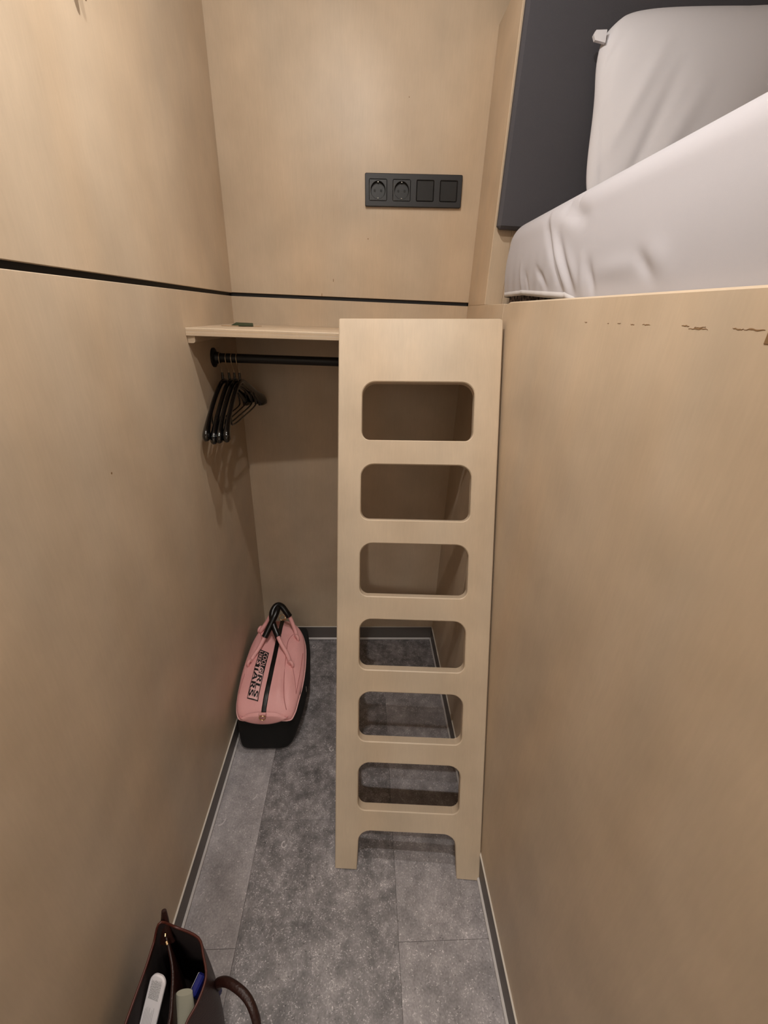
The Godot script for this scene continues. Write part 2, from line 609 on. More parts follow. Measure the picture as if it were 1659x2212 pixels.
func floor_tiles() -> void:
	var o := base("floor")
	tag(o, "grey stone-look vinyl floor planks with pale fossil specks", "floor", "", "structure")
	put("subfloor", box(Vector3(-0.06, -0.05, -0.06), Vector3(1.78, -0.004, FRONT + 0.06)), M.slab, o)
	var g := 0.00025
	# x from, x to, the joints along z, materials
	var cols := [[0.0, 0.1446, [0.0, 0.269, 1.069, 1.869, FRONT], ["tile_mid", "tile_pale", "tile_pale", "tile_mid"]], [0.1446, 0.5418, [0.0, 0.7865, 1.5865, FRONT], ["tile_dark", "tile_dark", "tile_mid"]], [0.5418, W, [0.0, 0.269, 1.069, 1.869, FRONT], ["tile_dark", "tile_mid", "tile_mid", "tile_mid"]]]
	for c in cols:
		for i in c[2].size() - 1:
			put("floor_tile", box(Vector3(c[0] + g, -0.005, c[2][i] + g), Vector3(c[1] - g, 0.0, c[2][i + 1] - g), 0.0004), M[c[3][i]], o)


func skirtings() -> void:
	for s in ["left", "back", "right"]:
		var o := base("baseboard_" + s)
		tag(o, {"left": "dark grey skirting with pale edges along the left wall", "back": "dark grey skirting with a bright bead along the foot of the back wall", "right": "dark grey skirting with pale edges under the bunk side panel"}[s], "baseboard", "", "structure")
		# in the wall's own frame: along x from 0 to n, out of the wall along +z
		var n: float = {"left": FRONT, "back": W, "right": FRONT}[s]
		var turn: Basis = {"left": Basis(Vector3.UP, PI / 2), "back": Basis(), "right": Basis(Vector3.UP, -PI / 2)}[s]
		var at: Vector3 = {"left": Vector3(0, 0, FRONT), "back": Vector3.ZERO, "right": Vector3(W, 0, 0)}[s]
		var skip := 0.005 if s == "back" else 0.0
		for q in [["plate", 0.012, 0.0745, 0.004, "skirting"], ["bead", 0.0, 0.0125, 0.009, "skirting_bead"], ["cap", 0.0750, 0.0768, 0.0047, "skirting_cap"]]:
			var m := put(q[0], box(Vector3(skip, q[1], 0.0), Vector3(n - skip, q[2], q[3]), 0.0012 if q[0] != "bead" else 0.005), M[q[4]], o)
			m.transform = Transform3D(turn, at)


func bunk() -> void:
	var o := base("bunk_bed")
	tag(o, "raised plywood bunk on the right whose tall side panel has a scratched top", "bunk bed")
	# the side panel: outline in (z, y) with a rounded far top corner
	var z0 := 0.4055
	var top := 1.4398
	var poly := PackedVector2Array([Vector2(z0, 0), Vector2(FRONT - 0.005, 0), Vector2(FRONT - 0.005, top)])
	for i in 11: poly.append(Vector2(z0 + 0.05, top - 0.03) + Vector2(cos(PI / 2 + PI / 2 * i / 10.0) * 0.05, sin(PI / 2 + PI / 2 * i / 10.0) * 0.03))
	var x0 := W - 0.0004
	var place := func(p: Vector2, d: float) -> Vector3: return Vector3(x0 - d, p.y, p.x)
	var st := new_st()
	var idx := Geometry2D.triangulate_polygon(poly)
	var inner := grown(poly, -0.0025)
	for t in range(0, idx.size(), 3):
		var a := inner[idx[t]]
		var b := inner[idx[t + 1]]
		var c := inner[idx[t + 2]]
		if (b - a).cross(c - a) < 0:
			var s := b
			b = c
			c = s
		# seen from -x, z runs to the left
		tri(st, place.call(a, 0.0), place.call(b, 0.0), place.call(c, 0.0))
		tri(st, place.call(a, -0.018), place.call(c, -0.018), place.call(b, -0.018))
	for i in poly.size():
		var j := (i + 1) % poly.size()
		quad(st, place.call(poly[i], -0.0025), place.call(poly[j], -0.0025), place.call(inner[j], 0.0), place.call(inner[i], 0.0))
		quad(st, place.call(poly[i], -0.0155), place.call(poly[j], -0.0155), place.call(poly[j], -0.0025), place.call(poly[i], -0.0025))
		quad(st, place.call(inner[i], -0.018), place.call(inner[j], -0.018), place.call(poly[j], -0.0155), place.call(poly[i], -0.0155))
	var panel := put("side_panel", done(st), M.wood_right, o)
	var rng := RandomNumberGenerator.new()
	rng.seed = 5
	for r in [[0.842, 0.850, 1.404, 0.7], [0.910, 0.914, 1.404, 0.5], [0.936, 0.944, 1.4045, 0.4], [0.967, 0.976, 1.404, 0.6], [0.993, 1.009, 1.4045, 0.7], [1.064, 1.076, 1.405, 1.0], [1.076, 1.104, 1.4028, 1.0], [1.084, 1.100, 1.4045, 0.5], [1.134, 1.148, 1.4045, 0.8], [1.148, 1.170, 1.4045, 1.1]]:
		var st2 := new_st()
		var n := 9
		var y0 := []
		var y1 := []
		for i in n + 1:
			var w: float = sin(PI * i / n) * 0.0007 * r[3]
			var m: float = r[2] + rng.randf_range(-0.0006, 0.0006)
			y0.append(m - w * rng.randf_range(0.4, 1.0))
			y1.append(m + w * rng.randf_range(0.4, 1.0))
		for i in n:
			var za := lerpf(r[0], r[1], float(i) / n)
			var zb := lerpf(r[0], r[1], float(i + 1) / n)
			quad(st2, Vector3(x0 - 0.0004, y0[i], za), Vector3(x0 - 0.0004, y0[i + 1], zb), Vector3(x0 - 0.0002, y1[i + 1], zb), Vector3(x0 - 0.0002, y1[i], za))
			quad(st2, Vector3(x0, y0[i] - 0.0003, za), Vector3(x0, y0[i + 1] - 0.0003, zb), Vector3(x0 - 0.0004, y0[i + 1], zb), Vector3(x0 - 0.0004, y0[i], za))
		put("scratch", done(st2), M.mark_brown, panel)
	put("chip", box(Vector3(x0 - 0.0006, 1.3935, 1.1735), Vector3(x0, 1.4035, 1.186), 0.0005), M.mark_brown, panel)
	put("slat_base", box(Vector3(W + 0.055, 1.27, BUNK_Z + 0.01), Vector3(1.70, 1.298, FRONT - 0.02), 0.002), M.wood_right, o)
	var hb := base("headboard", Vector3(0.0, 0.0, 0.0))
	tag(hb, "charcoal fabric headboard cushion on the end wall behind the white pillow", "headboard")
	put("cushion", box(Vector3(0.779, 1.617, BUNK_Z + 0.001), Vector3(1.70, CEIL - 0.03, BUNK_Z + 0.028), 0.007), M.headboard_cloth, hb)


func fold(z: float, y: float, f: Array) -> float:
	# a crease along a line from (f0, f1) to (f2, f3) of half width f4 and height f5
	var a := Vector2(f[0], f[1])
	var b := Vector2(f[2], f[3])
	var p := Vector2(z, y)
	var t := (p - a).dot(b - a) / (b - a).length_squared()
	var d: float = p.distance_to(a + (b - a) * clampf(t, 0, 1)) / f[4]
	return f[5] * exp(-d * d) * (0.25 + 0.75 * sin(PI * clampf(t, 0.04, 0.96)))


func bedding() -> void:
	var mt := base("mattress", Vector3(1.24, 1.30, 1.28))
	tag(mt, "thick mattress with dark patterned ticking showing under the sheet hem", "mattress")
	put("core", box(Vector3(-0.424, 0.0, -1.000), Vector3(0.45, 0.305, 1.0), 0.03), M.ticking, mt)
	var o := base("fitted_sheet", Vector3(1.24, 1.44, 1.28))
	tag(o, "white cotton sheet stretched over the bunk mattress with creases at its corner", "bed sheet")
	var folds := [
		[0.520, 1.600, 0.690, 1.450, 0.010, -0.006], [0.545, 1.600, 0.715, 1.450, 0.010, 0.005], [0.612, 1.560, 0.735, 1.450, 0.010, -0.006], [0.585, 1.590, 0.700, 1.455, 0.012, 0.004],
		[0.640, 1.540, 0.760, 1.450, 0.012, 0.004], [0.532, 1.505, 0.605, 1.462, 0.007, -0.004], [0.465, 1.500, 0.497, 1.455, 0.006, -0.003], [0.430, 1.520, 0.455, 1.455, 0.008, 0.003],
		[0.590, 1.605, 0.720, 1.562, 0.014, -0.008], [0.600, 1.585, 0.690, 1.545, 0.022, 0.003], [0.587, 1.620, 0.631, 1.582, 0.006, -0.003], [0.647, 1.626, 0.661, 1.595, 0.005, -0.003],
		[0.773, 1.490, 0.810, 1.445, 0.008, -0.004], [0.745, 1.500, 0.775, 1.445, 0.010, 0.003], [0.910, 1.490, 0.955, 1.460, 0.009, -0.0035], [0.930, 1.495, 0.985, 1.462, 0.016, 0.0025], [0.800, 1.478, 0.930, 1.476, 0.014, 0.002], [1.05, 1.55, 1.50, 1.50, 0.06, 0.004]]
	# plan path: along the far end, round the corner, along the corridor side
	var path := []      # [x, z, outward normal]
	var xs := 0.797
	var r := 0.06
	var ze := 0.262
	for i in 6: path.append([lerpf(1.68, xs + r, i / 6.0), ze, Vector3(0, 0, -1)])
	for i in 13:
		var a := PI / 2 * i / 12.0
		path.append([xs + r - sin(a) * r, ze + r - cos(a) * r, Vector3(-sin(a), 0, -cos(a))])
	var z := ze + r
	while z < FRONT - 0.15:
		z += 0.006 if z < 1.25 else 0.05
		path.append([xs, z, Vector3(-1, 0, 0)])
	var rows := []
	var top := 1.6225
	var crown := 0.052
	var n := 46
	for k in n + 1:
		var row := PackedVector3Array()
		for p in path:
			var nm: Vector3 = p[2]
			var s: float = p[1] if nm.x < -0.99 else (0.30 if nm.x < -0.3 else 0.25)
			var hem := 1.456
			if s > 0.45: hem = lerpf(1.456, 1.441, clampf((s - 0.45) / 0.24, 0, 1))
			if s > 0.70: hem = lerpf(1.441, 1.415, clampf((s - 0.70) / 0.1, 0, 1))
			var back := 0.0
			var y := 0.0
			if k <= 10:
				var a := PI / 2 * k / 10.0
				back = crown - sin(a) * crown
				y = top - crown + cos(a) * crown
			else:
				var u := float(k - 10) / (n - 10)
				y = lerpf(top - crown, hem, u)
				back = -0.004 * sin(PI * u) + (0.005 * u * u if s < 0.70 else 0.0) * (1.0 - clampf((s - 0.5) / 0.2, 0, 1))
			var d := 0.0
			if nm.x < -0.6 and k > 3:
				for f in folds: d += fold(p[1], y, f)
			# soft gathers above the free hem
			if k > 14: d += 0.0009 * sin(s * 130.0) * clampf((k - 14) / 30.0, 0, 1) * (1.0 - clampf((s - 0.55) / 0.2, 0, 1)) * (1.0 if nm.x < -0.3 else 0.0)
			var q := Vector3(p[0], y, p[1]) - nm * back + nm * d
			row.append(q - o.position)
		rows.append(row)
	var st := new_st(true)
	add_grid(st, rows)
	# the flat top, inside the crown
	st.set_smooth_group(0)
	var ring: PackedVector3Array = rows[0]
	for j in ring.size() - 1:
		var far_a := Vector3(1.69 - o.position.x, ring[j].y, maxf(ring[j].z, ze + 0.034 - o.position.z))
		var far_b := Vector3(1.69 - o.position.x, ring[j + 1].y, maxf(ring[j + 1].z, ze + 0.034 - o.position.z))
		quad(st, far_a, far_b, ring[j + 1], ring[j])
	put("sheet", done(st), M.sheet, o)
	# stitched hem: a flat band along the lower edge at the corner
	var band := []
	var lo: PackedVector3Array = rows[n]
	var up: PackedVector3Array = rows[n - 3]
	for pass_ in 4:
		var row := PackedVector3Array()
		for j in path.size():
			if path[j][1] > 0.79: break
			var nm: Vector3 = path[j][2]
			var a: Vector3 = up[j] if pass_ < 2 else lo[j]
			if pass_ >= 2: a -= Vector3(0, 0.001, 0)
			row.append(a + nm * (0.0007 if pass_ == 1 or pass_ == 2 else -0.0012))
		band.append(row)
	st = new_st(true)
	add_grid(st, band)
	put("hem", done(st), M.stitch, o)

	# pillow: stands on its long side against the headboard
	var p := base("pillow", Vector3(1.275, 1.640, 0.337))
	tag(p, "plump white pillow standing on edge against the charcoal headboard", "pillow")
	var w := 0.345
	var h := 0.204
	var nu := 72
	var nv := 48
	st = new_st(true)
	for side in [1.0, -1.0]:
		var rs := []
		for i in nv + 1:
			var row := PackedVector3Array()
			for j in nu + 1:
				var u := sin((j / float(nu) - 0.5) * PI)
				var v := sin((i / float(nv) - 0.5) * PI)
				var pinch := 1.0 - 0.05 * (1.0 - absf(u)) * absf(v) * 0.6
				var round_ := 1.0 - 0.10 * pow(absf(u), 6) * pow(absf(v), 6)
				var x := u * w * round_ * (1.0 - 0.035 * (1.0 - v * v))
				var y := v * h * round_ * pinch
				var th := 0.085 * pow(maxf((1 - pow(absf(u), 2.6)), 0), 0.55) * pow(maxf((1 - pow(absf(v), 2.6)), 0), 0.55)
				# creases running from the left edge down into the pillow
				var cr := 0.0
				for f in [[-0.335, -0.10, -0.20, 0.11, 0.014, 0.005], [-0.30, -0.20, -0.17, 0.06, 0.013, -0.006], [-0.27, -0.20, -0.12, 0.02, 0.018, 0.005], [-0.335, 0.06, -0.29, 0.13, 0.009, -0.006], [-0.315, -0.21, -0.318, 0.05, 0.006, -0.005], [-0.02, -0.2, 0.10, 0.08, 0.05, -0.010], [-0.335, 0.02, -0.31, 0.04, 0.008, 0.006]]:
					cr += fold(x, y, f)
				th += cr * clampf(th / 0.03, 0, 1)
				if side < 0: th *= 0.5
				var q := Vector3(x, y + h, side * th)
				q.x += 0.012 * sin(y * 14.0) * (1.0 if u < -0.9 else 0.0) * (absf(u) - 0.9) * 10
				if u < 0.0: q.x += 0.045 * pow(maxf(v - 0.35, 0) / 0.65, 2.2) * -u
				# it leans back and slumps
				q = Basis(Vector3.RIGHT, -0.16) * q
				q.x += 0.045 * (1.0 - v) / 2.0 * clampf(-u, 0, 1)
				q = Basis(Vector3.BACK, 0.075) * q
				row.append(q)
			rs.append(row)
		if side < 0:
			for k in rs.size(): rs[k].reverse()
		add_grid(st, rs)
	put("filled_case", done(st), M.pillowcase, p)
	# the empty corner of the case
	st = new_st()
	var ear := [Vector3(-0.330, 0.314, -0.035), Vector3(-0.330, 0.336, -0.038), Vector3(-0.352, 0.336, -0.042), Vector3(-0.356, 0.328, -0.042), Vector3(-0.351, 0.320, -0.042)]
	for dz in [0.004, -0.004]:
		for k in range(1, ear.size() - 1):
			var d := Vector3(0, 0, dz)
			if dz > 0: tri(st, ear[0] + d, ear[k] + d, ear[k + 1] + d)
			else: tri(st, ear[0] + d, ear[k + 1] + d, ear[k] + d)
	for k in ear.size():
		var a: Vector3 = ear[k]
		var b: Vector3 = ear[(k + 1) % ear.size()]
		quad(st, a + Vector3(0, 0, 0.004), b + Vector3(0, 0, 0.004), b - Vector3(0, 0, 0.004), a - Vector3(0, 0, 0.004))
	put("case_corner", done(st), M.pillowcase, p)


func ladder() -> void:
	var w := 0.4006
	var L := 1.4853
	var mid := 0.2
	var out := PackedVector2Array()
	# anticlockwise, with the arch cut into the foot
	out.append(Vector2(mid, 0.1262))
	for i in 9: out.append(Vector2(0.0638 + 0.034, 0.1262 - 0.034) + Vector2(sin(-PI / 2 * i / 8.0), cos(PI / 2 * i / 8.0)) * 0.034)
	out.append(Vector2(0.0605, 0.0072))
	out.append(Vector2(0.0, 0.0076))
	out.append(Vector2(0.0, L - 0.003))
	out.append(Vector2(0.003, L))
	out.append(Vector2(mid, L))
	out.append(Vector2(w - 0.008, L))
	out.append(Vector2(w - 0.002, L - 0.003))
	out.append(Vector2(w, L - 0.009))
	out.append(Vector2(w, -0.0068))
	out.append(Vector2(0.3375, -0.0047))
	for i in 9: out.append(Vector2(0.3313 - 0.034, 0.1262 - 0.034) + Vector2(cos(PI / 2 * i / 8.0), sin(PI / 2 * i / 8.0)) * 0.034)
	out.reverse()
	var holes := []
	for q in [[1.3337, 1.1910, 0.0598], [1.1302, 0.9890, 0.0590], [0.9281, 0.7885, 0.0588], [0.7267, 0.5887, 0.0594], [0.5270, 0.3875, 0.0602], [0.3263, 0.1874, 0.0612]]:
		holes.append(rounded(q[2], 0.338, q[1], q[0], 0.033, 0.021, mid))
	var o := base("ladder", Vector3(0.375, -0.0072, 0.9153))
	o.basis = Basis(Vector3(0.9956, 0.0369, 0.0867), Vector3(-0.0041, 0.9399, -0.3415), Vector3(-0.0937, 0.3399, 0.9358))
	tag(o, "leaning birch plywood ladder board with six rounded step openings beside the bunk", "ladder")
	var place := func(p: Vector2, d: float) -> Vector3: return Vector3(p.x, p.y + (-d * 0.363 if p.y < 0.03 else 0.0), d)
	put("step_board", plate(out, holes, mid, 0.03, 0.0022, place), M.wood_ladder, o)


func shelf() -> void:
	var o := base("wall_shelf", Vector3(0, 1.336, 0))
	tag(o, "pale plywood shelf above the clothes rail in the back corner", "shelf")
	var top := 0.0186
	var prism := func(y0: float, y1: float, a: float, b: float, z0: float, x1: float, cut: float) -> ArrayMesh:
		var st := new_st()
		var P := [Vector2(0.0005, z0), Vector2(x1, z0), Vector2(x1, b), Vector2(0.0005, a)]
		var c := cut
		var v := func(i: int, y: float, d: float) -> Vector3: return Vector3(P[i].x, y, P[i].y - (d if i > 1 else 0.0))
		quad(st, v.call(0, y1, 0.0), v.call(3, y1, c), v.call(2, y1, c), v.call(1, y1, 0.0))
		quad(st, v.call(0, y0, 0.0), v.call(1, y0, 0.0), v.call(2, y0, c), v.call(3, y0, c))
		quad(st, v.call(3, y0 + c, 0.0), v.call(2, y0 + c, 0.0), v.call(2, y1 - c, 0.0), v.call(3, y1 - c, 0.0))
		quad(st, v.call(3, y1 - c, 0.0), v.call(2, y1 - c, 0.0), v.call(2, y1, c), v.call(3, y1, c))
		quad(st, v.call(3, y0, c), v.call(2, y0, c), v.call(2, y0 + c, 0.0), v.call(3, y0 + c, 0.0))
		quad(st, v.call(0, y0, 0.0), v.call(3, y0, 0.0), v.call(3, y1, 0.0), v.call(0, y1, 0.0))
		quad(st, v.call(2, y0, 0.0), v.call(1, y0, 0.0), v.call(1, y1, 0.0), v.call(2, y1, 0.0))
		quad(st, v.call(1, y0, 0.0), v.call(0, y0, 0.0), v.call(0, y1, 0.0), v.call(1, y1, 0.0))
		return done(st)
	var zl := 0.4245
	var zr := 0.3585
	put("board", prism.call(0.0, top, zl, zr, 0.0005, W - 0.0006, 0.0014), M.wood_shelf, o)
	put("veneer_line", prism.call(0.0050, 0.0060, zl + 0.0002, zr + 0.0002, 0.3, W - 0.0008, 0.0), M.ply_edge, o)
	put("veneer_line", prism.call(0.0125, 0.0135, zl + 0.0002, zr + 0.0002, 0.3, W - 0.0008, 0.0), M.ply_edge, o)
	# the batten under its left end, with a rounded lower corner
	var st := new_st()
	var prof := [Vector2(0.0005, 0.0), Vector2(0.0005, -0.016), Vector2(0.012, -0.016)]
	for i in 5: prof.append(Vector2(0.012 + sin(PI / 2 * i / 4.0) * 0.006, -0.010 - cos(PI / 2 * i / 4.0) * 0.006))
	prof.append(Vector2(0.018, 0.0))
	for i in prof.size():
		var a: Vector2 = prof[i]
		var b: Vector2 = prof[(i + 1) % prof.size()]
		quad(st, Vector3(a.x, a.y, 0.418), Vector3(a.x, a.y, 0.02), Vector3(b.x, b.y, 0.02), Vector3(b.x, b.y, 0.418))
	for i in range(1, prof.size() - 1):
		tri(st, Vector3(prof[0].x, prof[0].y, 0.418), Vector3(prof[i].x, prof[i].y, 0.418), Vector3(prof[i + 1].x, prof[i + 1].y, 0.418))
	put("batten", done(st), M.wood_shelf, o)


func sockets() -> void:
	var o := base("socket_panel", Vector3(0.4285, 1.6925, 0.0))
	o.rotation.z = 0.0295
	tag(o, "black four-gang wall socket panel on the back wall, two sockets and two blank covers", "socket panel")
	var n := 0.2895
	var h := 0.081
	var hole := 0.051
	var out := rounded(0.0, h, 0.0, n, 0.004, 0.004, h / 2)
	var holes := []
	for i in 4:
		var c := 0.0385 + 0.0704 * i
		holes.append(rounded(h / 2 - hole / 2, h / 2 + hole / 2, c - hole / 2, c + hole / 2, 0.003, 0.003, h / 2))
	# plate() runs upwards along v; here v runs along the wall
	var place := func(p: Vector2, d: float) -> Vector3: return Vector3(p.y, h - p.x, 0.0105 + d)
	put("frame", plate(out, holes, h / 2, 0.0105, 0.0016, place), M.black_plastic, o)
	for i in 4:
		var c := Vector3(0.0385 + 0.0704 * i, h / 2, 0)
		var q := hole / 2 - 0.0006
		if i < 2:
			# square insert with a round well
			var st := new_st()
			var seg := 48
			var well := 0.0215
			for k in seg:
				var a0 := TAU * k / seg
				var a1 := TAU * (k + 1) / seg
				var sq := func(a: float) -> Vector3:
					var d := Vector2(cos(a), sin(a))
					var s := q / maxf(absf(d.x), absf(d.y))
					return Vector3(d.x * s, d.y * s, 0.0108)
				var ci := func(a: float, r: float, z: float) -> Vector3: return Vector3(cos(a) * r, sin(a) * r, z)
				st.set_smooth_group(-1)
				quad(st, sq.call(a0), sq.call(a1), ci.call(a1, well, 0.0108), ci.call(a0, well, 0.0108))
				st.set_smooth_group(1)
				quad(st, ci.call(a0, well, 0.0108), ci.call(a1, well, 0.0108), ci.call(a1, well - 0.0012, 0.0015), ci.call(a0, well - 0.0012, 0.0015))
				st.set_smooth_group(-1)
				tri(st, ci.call(a0, well - 0.0012, 0.0015), ci.call(a1, well - 0.0012, 0.0015), Vector3(0, 0, 0.0015))
				st.set_smooth_group(2)
				quad(st, ci.call(a0, well + 0.0012, 0.0108), ci.call(a1, well + 0.0012, 0.0108), ci.call(a1, well + 0.0006, 0.0116), ci.call(a0, well + 0.0006, 0.0116))
				quad(st, ci.call(a0, well + 0.0006, 0.0116), ci.call(a1, well + 0.0006, 0.0116), ci.call(a1, well, 0.0108), ci.call(a0, well, 0.0108))
			var ins := put("socket_insert", done(st), M.socket_black, o, c)
			for s in [-1.0, 1.0]:
				put("pin_hole", lathe(PackedVector2Array([Vector2(0.0034, 0.0), Vector2(0.0034, 0.0006), Vector2(0, 0.0006)]), 14, Basis(Vector3.RIGHT, PI / 2)), M.pin_dark, ins, Vector3(0.0095 * s, 0, 0.0015))
				put("earth_clip", box(Vector3(-0.0022, -0.0008, 0.002), Vector3(0.0022, 0.0008, 0.0095), 0.0003), M.steel, ins, Vector3(0, 0.0196 * s, 0))
		else:
			put("blank_cover", box(Vector3(-q, -q, 0.001), Vector3(q, q, 0.0098), 0.0012), M.blank_black, o, c)


func rail_and_hangers() -> void:
	var o := base("clothes_rail", Vector3(0, 1.2705, 0.248))
	tag(o, "matt black clothes rail under the shelf between the side walls", "clothes rail")
	put("tube", tube(PackedVector3Array([Vector3(0.004, 0, 0), Vector3(W - 0.004, 0, 0)]), 0.0125, 24), M.rail_black, o)
	var flange := lathe(PackedVector2Array([Vector2(0, 0), Vector2(0.0265, 0), Vector2(0.0265, 0.004), Vector2(0.022, 0.0065), Vector2(0.0165, 0.008), Vector2(0.0150, 0.018), Vector2(0.0126, 0.022)]), 32, Basis(Vector3.FORWARD, PI / 2))
	put("flange", flange, M.rail_black, o, Vector3(0.0004, 0, 0))
	var f := put("flange", flange, M.rail_black, o, Vector3(W - 0.0004, 0, 0))
	f.rotation.y = PI
	# one hanger, hung from its hook: built in its own plane (z along the arms, y up), the bend of the hook on the rail at the origin
	var hg := Node3D.new()
	var wire := PackedVector3Array()
	for i in 17:
		var a := deg_to_rad(215.0 - 215.0 * i / 16.0)
		wire.append(Vector3(0, sin(a) * 0.0145 - 0.001, cos(a) * 0.0145))
	for q in spline([Vector3(0, -0.001, 0.0145), Vector3(0, -0.017, 0.011), Vector3(0, -0.030, 0.002), Vector3(0, -0.046, 0)], 5).slice(1): wire.append(q)
	put("hook", tube(wire, 0.0012, 8, Vector3.RIGHT), M.hanger_wire, hg)
	put("sleeve", tube(PackedVector3Array([Vector3(0, -0.040, 0), Vector3(0, -0.068, 0)]), func(t: float) -> Vector2: return Vector2(0.0030 + 0.001 * t, 0.0030 + 0.001 * t), 10), M.hanger_black, hg)
	var arm := spline([Vector3(0.006, -0.178, -0.196), Vector3(0.005, -0.160, -0.190), Vector3(0.002, -0.125, -0.140), Vector3(0, -0.085, -0.060), Vector3(0, -0.066, 0), Vector3(0, -0.085, 0.060), Vector3(0.002, -0.130, 0.140), Vector3(0.005, -0.168, 0.190), Vector3(0.006, -0.184, 0.196)], 8)
	put("shoulder", tube(arm, func(t: float) -> Vector2:
		var e := absf(t - 0.5) * 2.0
		var fat := smoothstep(0.45, 0.85, e)
		var end := sqrt(maxf(1.0 - pow(clampf((e - 0.84) / 0.165, 0, 1), 2.0), 0.02))
		return Vector2(lerpf(0.0062, 0.0106, fat), lerpf(0.0080, 0.0235, fat)) * end, 14, Vector3.UP), M.hanger_black, hg)
	put("trouser_bar", tube(spline([Vector3(0.001, -0.118, -0.118), Vector3(0.001, -0.150, -0.128), Vector3(0.001, -0.163, -0.112), Vector3(0.001, -0.165, 0), Vector3(0.001, -0.163, 0.112), Vector3(0.001, -0.150, 0.128), Vector3(0.001, -0.118, 0.118)], 7), 0.0024, 8), M.hanger_black, hg)
	# x on the rail, turn about the upright, lean to the side
	var at := [[0.0195, -0.030, 0.0], [0.0380, -0.045, 0.0], [0.0535, -0.050, 0.01], [0.0680, -0.030, 0.02]]
	var labels := ["black hanger nearest the left wall, its hook against the rail flange", "black hanger second from the left wall on the clothes rail", "black hanger third from the left wall on the clothes rail", "black hanger furthest from the left wall on the rail"]
	for i in 4:
		var c: Node3D = hg if i == 0 else hg.duplicate()
		c.name = numbered("clothes_hanger")
		add_child(c, true)
		c.position = Vector3(at[i][0], 1.2705, 0.248)
		c.rotation = Vector3([0.02, 0.07, 0.05, 0.03][i], at[i][1], at[i][2])
		tag(c, labels[i], "hanger", "black hangers on the rail")


# ---------------------------------------------------------------- the pink and black travel bag
func bag_loop(y: float, n := 48) -> PackedVector3Array:
	# outline of the bag at a height, rounded corners; bulges to the right in its middle
	var t := clampf(y / 0.20, 0, 1)
	var x0 := lerpf(0.012, 0.016, t)
	var bulge := sin(PI * clampf(y / 0.24, 0, 1))
	var zf := 0.560 + 0.010 * sin(PI * t) - 0.006 * (1.0 - smoothstep(0.0, 0.1, t))
	var zb := 0.145
	var loop := PackedVector3Array()
	for k in n:
		var a := TAU * k / n
		var c := signf(cos(a)) * pow(absf(cos(a)), 0.33)
		var s := signf(sin(a)) * pow(absf(sin(a)), 0.33)
		var v := (s + 1) / 2
		var z := lerpf(zb, zf, v)
		var x1 := 0.206 + 0.016 * t + 0.030 * bulge * sin(PI * clampf(v * 0.95, 0, 1))
		loop.append(Vector3(lerpf(x0, x1, (c + 1) / 2), y, z))
	return loop


func bag_top(z: float) -> float:
	# height of the bag's ridge along its length
	var q := [[0.14, 0.235], [0.18, 0.262], [0.24, 0.268], [0.305, 0.266], [0.406, 0.253], [0.477, 0.237], [0.514, 0.228], [0.55, 0.213], [0.57, 0.200]]
	if z <= q[0][0]: return q[0][1]
	for i in q.size() - 1:
		if z <= q[i + 1][0]: return lerpf(q[i][1], q[i + 1][1], smoothstep(0, 1, (z - q[i][0]) / (q[i + 1][0] - q[i][0])) * 0.4 + 0.6 * (z - q[i][0]) / (q[i + 1][0] - q[i][0]))
	return q[-1][1]


func bag_surface(x: float, z: float) -> Vector3:
	# a point of the pink top above (x, z)
	var u := clampf(absf(x - 0.119) / 0.112, 0, 1)
	var v := clampf(absf(z - 0.355) / 0.215, 0, 1)
	var y := bag_top(z) - 0.030 * pow(u, 3.2) - 0.012 * pow(v, 6) 
	var p := Vector2(x, z)
	for f in [[0.178, 0.30, 0.172, 0.45, 0.007, -0.004], [0.172, 0.45, 0.190, 0.545, 0.006, -0.004], [0.150, 0.42, 0.155, 0.54, 0.010, 0.003], [0.04, 0.40, 0.06, 0.44, 0.010, -0.005], [0.045, 0.505, 0.085, 0.56, 0.012, -0.005], [0.20, 0.40, 0.216, 0.50, 0.008, -0.003], [0.140, 0.26, 0.185, 0.265, 0.010, -0.004], [0.045, 0.30, 0.040, 0.37, 0.010, 0.005], [0.145, 0.44, 0.135, 0.55, 0.006, -0.0025], [0.160, 0.46, 0.165, 0.55, 0.006, 0.0025], [0.09, 0.24, 0.07, 0.33, 0.012, 0.006], [0.10, 0.30, 0.09, 0.34, 0.008, -0.004], [0.03, 0.44, 0.06, 0.47, 0.008, -0.003], [0.205, 0.27, 0.20, 0.36, 0.010, 0.004]]:
		y += fold(p.x, p.y, f)
	return Vector3(x, y, z)


func on_bag(x: float, z: float, off := 0.0) -> Vector3:
	var e := 0.006
	var n := (bag_surface(x, z + e) - bag_surface(x, z - e)).cross(bag_surface(x + e, z) - bag_surface(x - e, z)).normalized()
	return bag_surface(x, z) + n * off


func bag_strip(xs: Array, zs: PackedFloat32Array, off: float, mid: Callable) -> ArrayMesh:
	# a band laid on the bag: xs are offsets from the middle line, mid gives the line's x at each z
	var st := new_st(true)
	var rows := []
	for z in zs:
		var row := PackedVector3Array()
		var m: float = mid.call(z)
		row.append(on_bag(m + xs[0], z, -0.001))
		for x in xs: row.append(on_bag(m + x, z, off))
		row.append(on_bag(m + xs[-1], z, -0.001))
		rows.append(row)
	rows.reverse()
	add_grid(st, rows)
	return done(st)


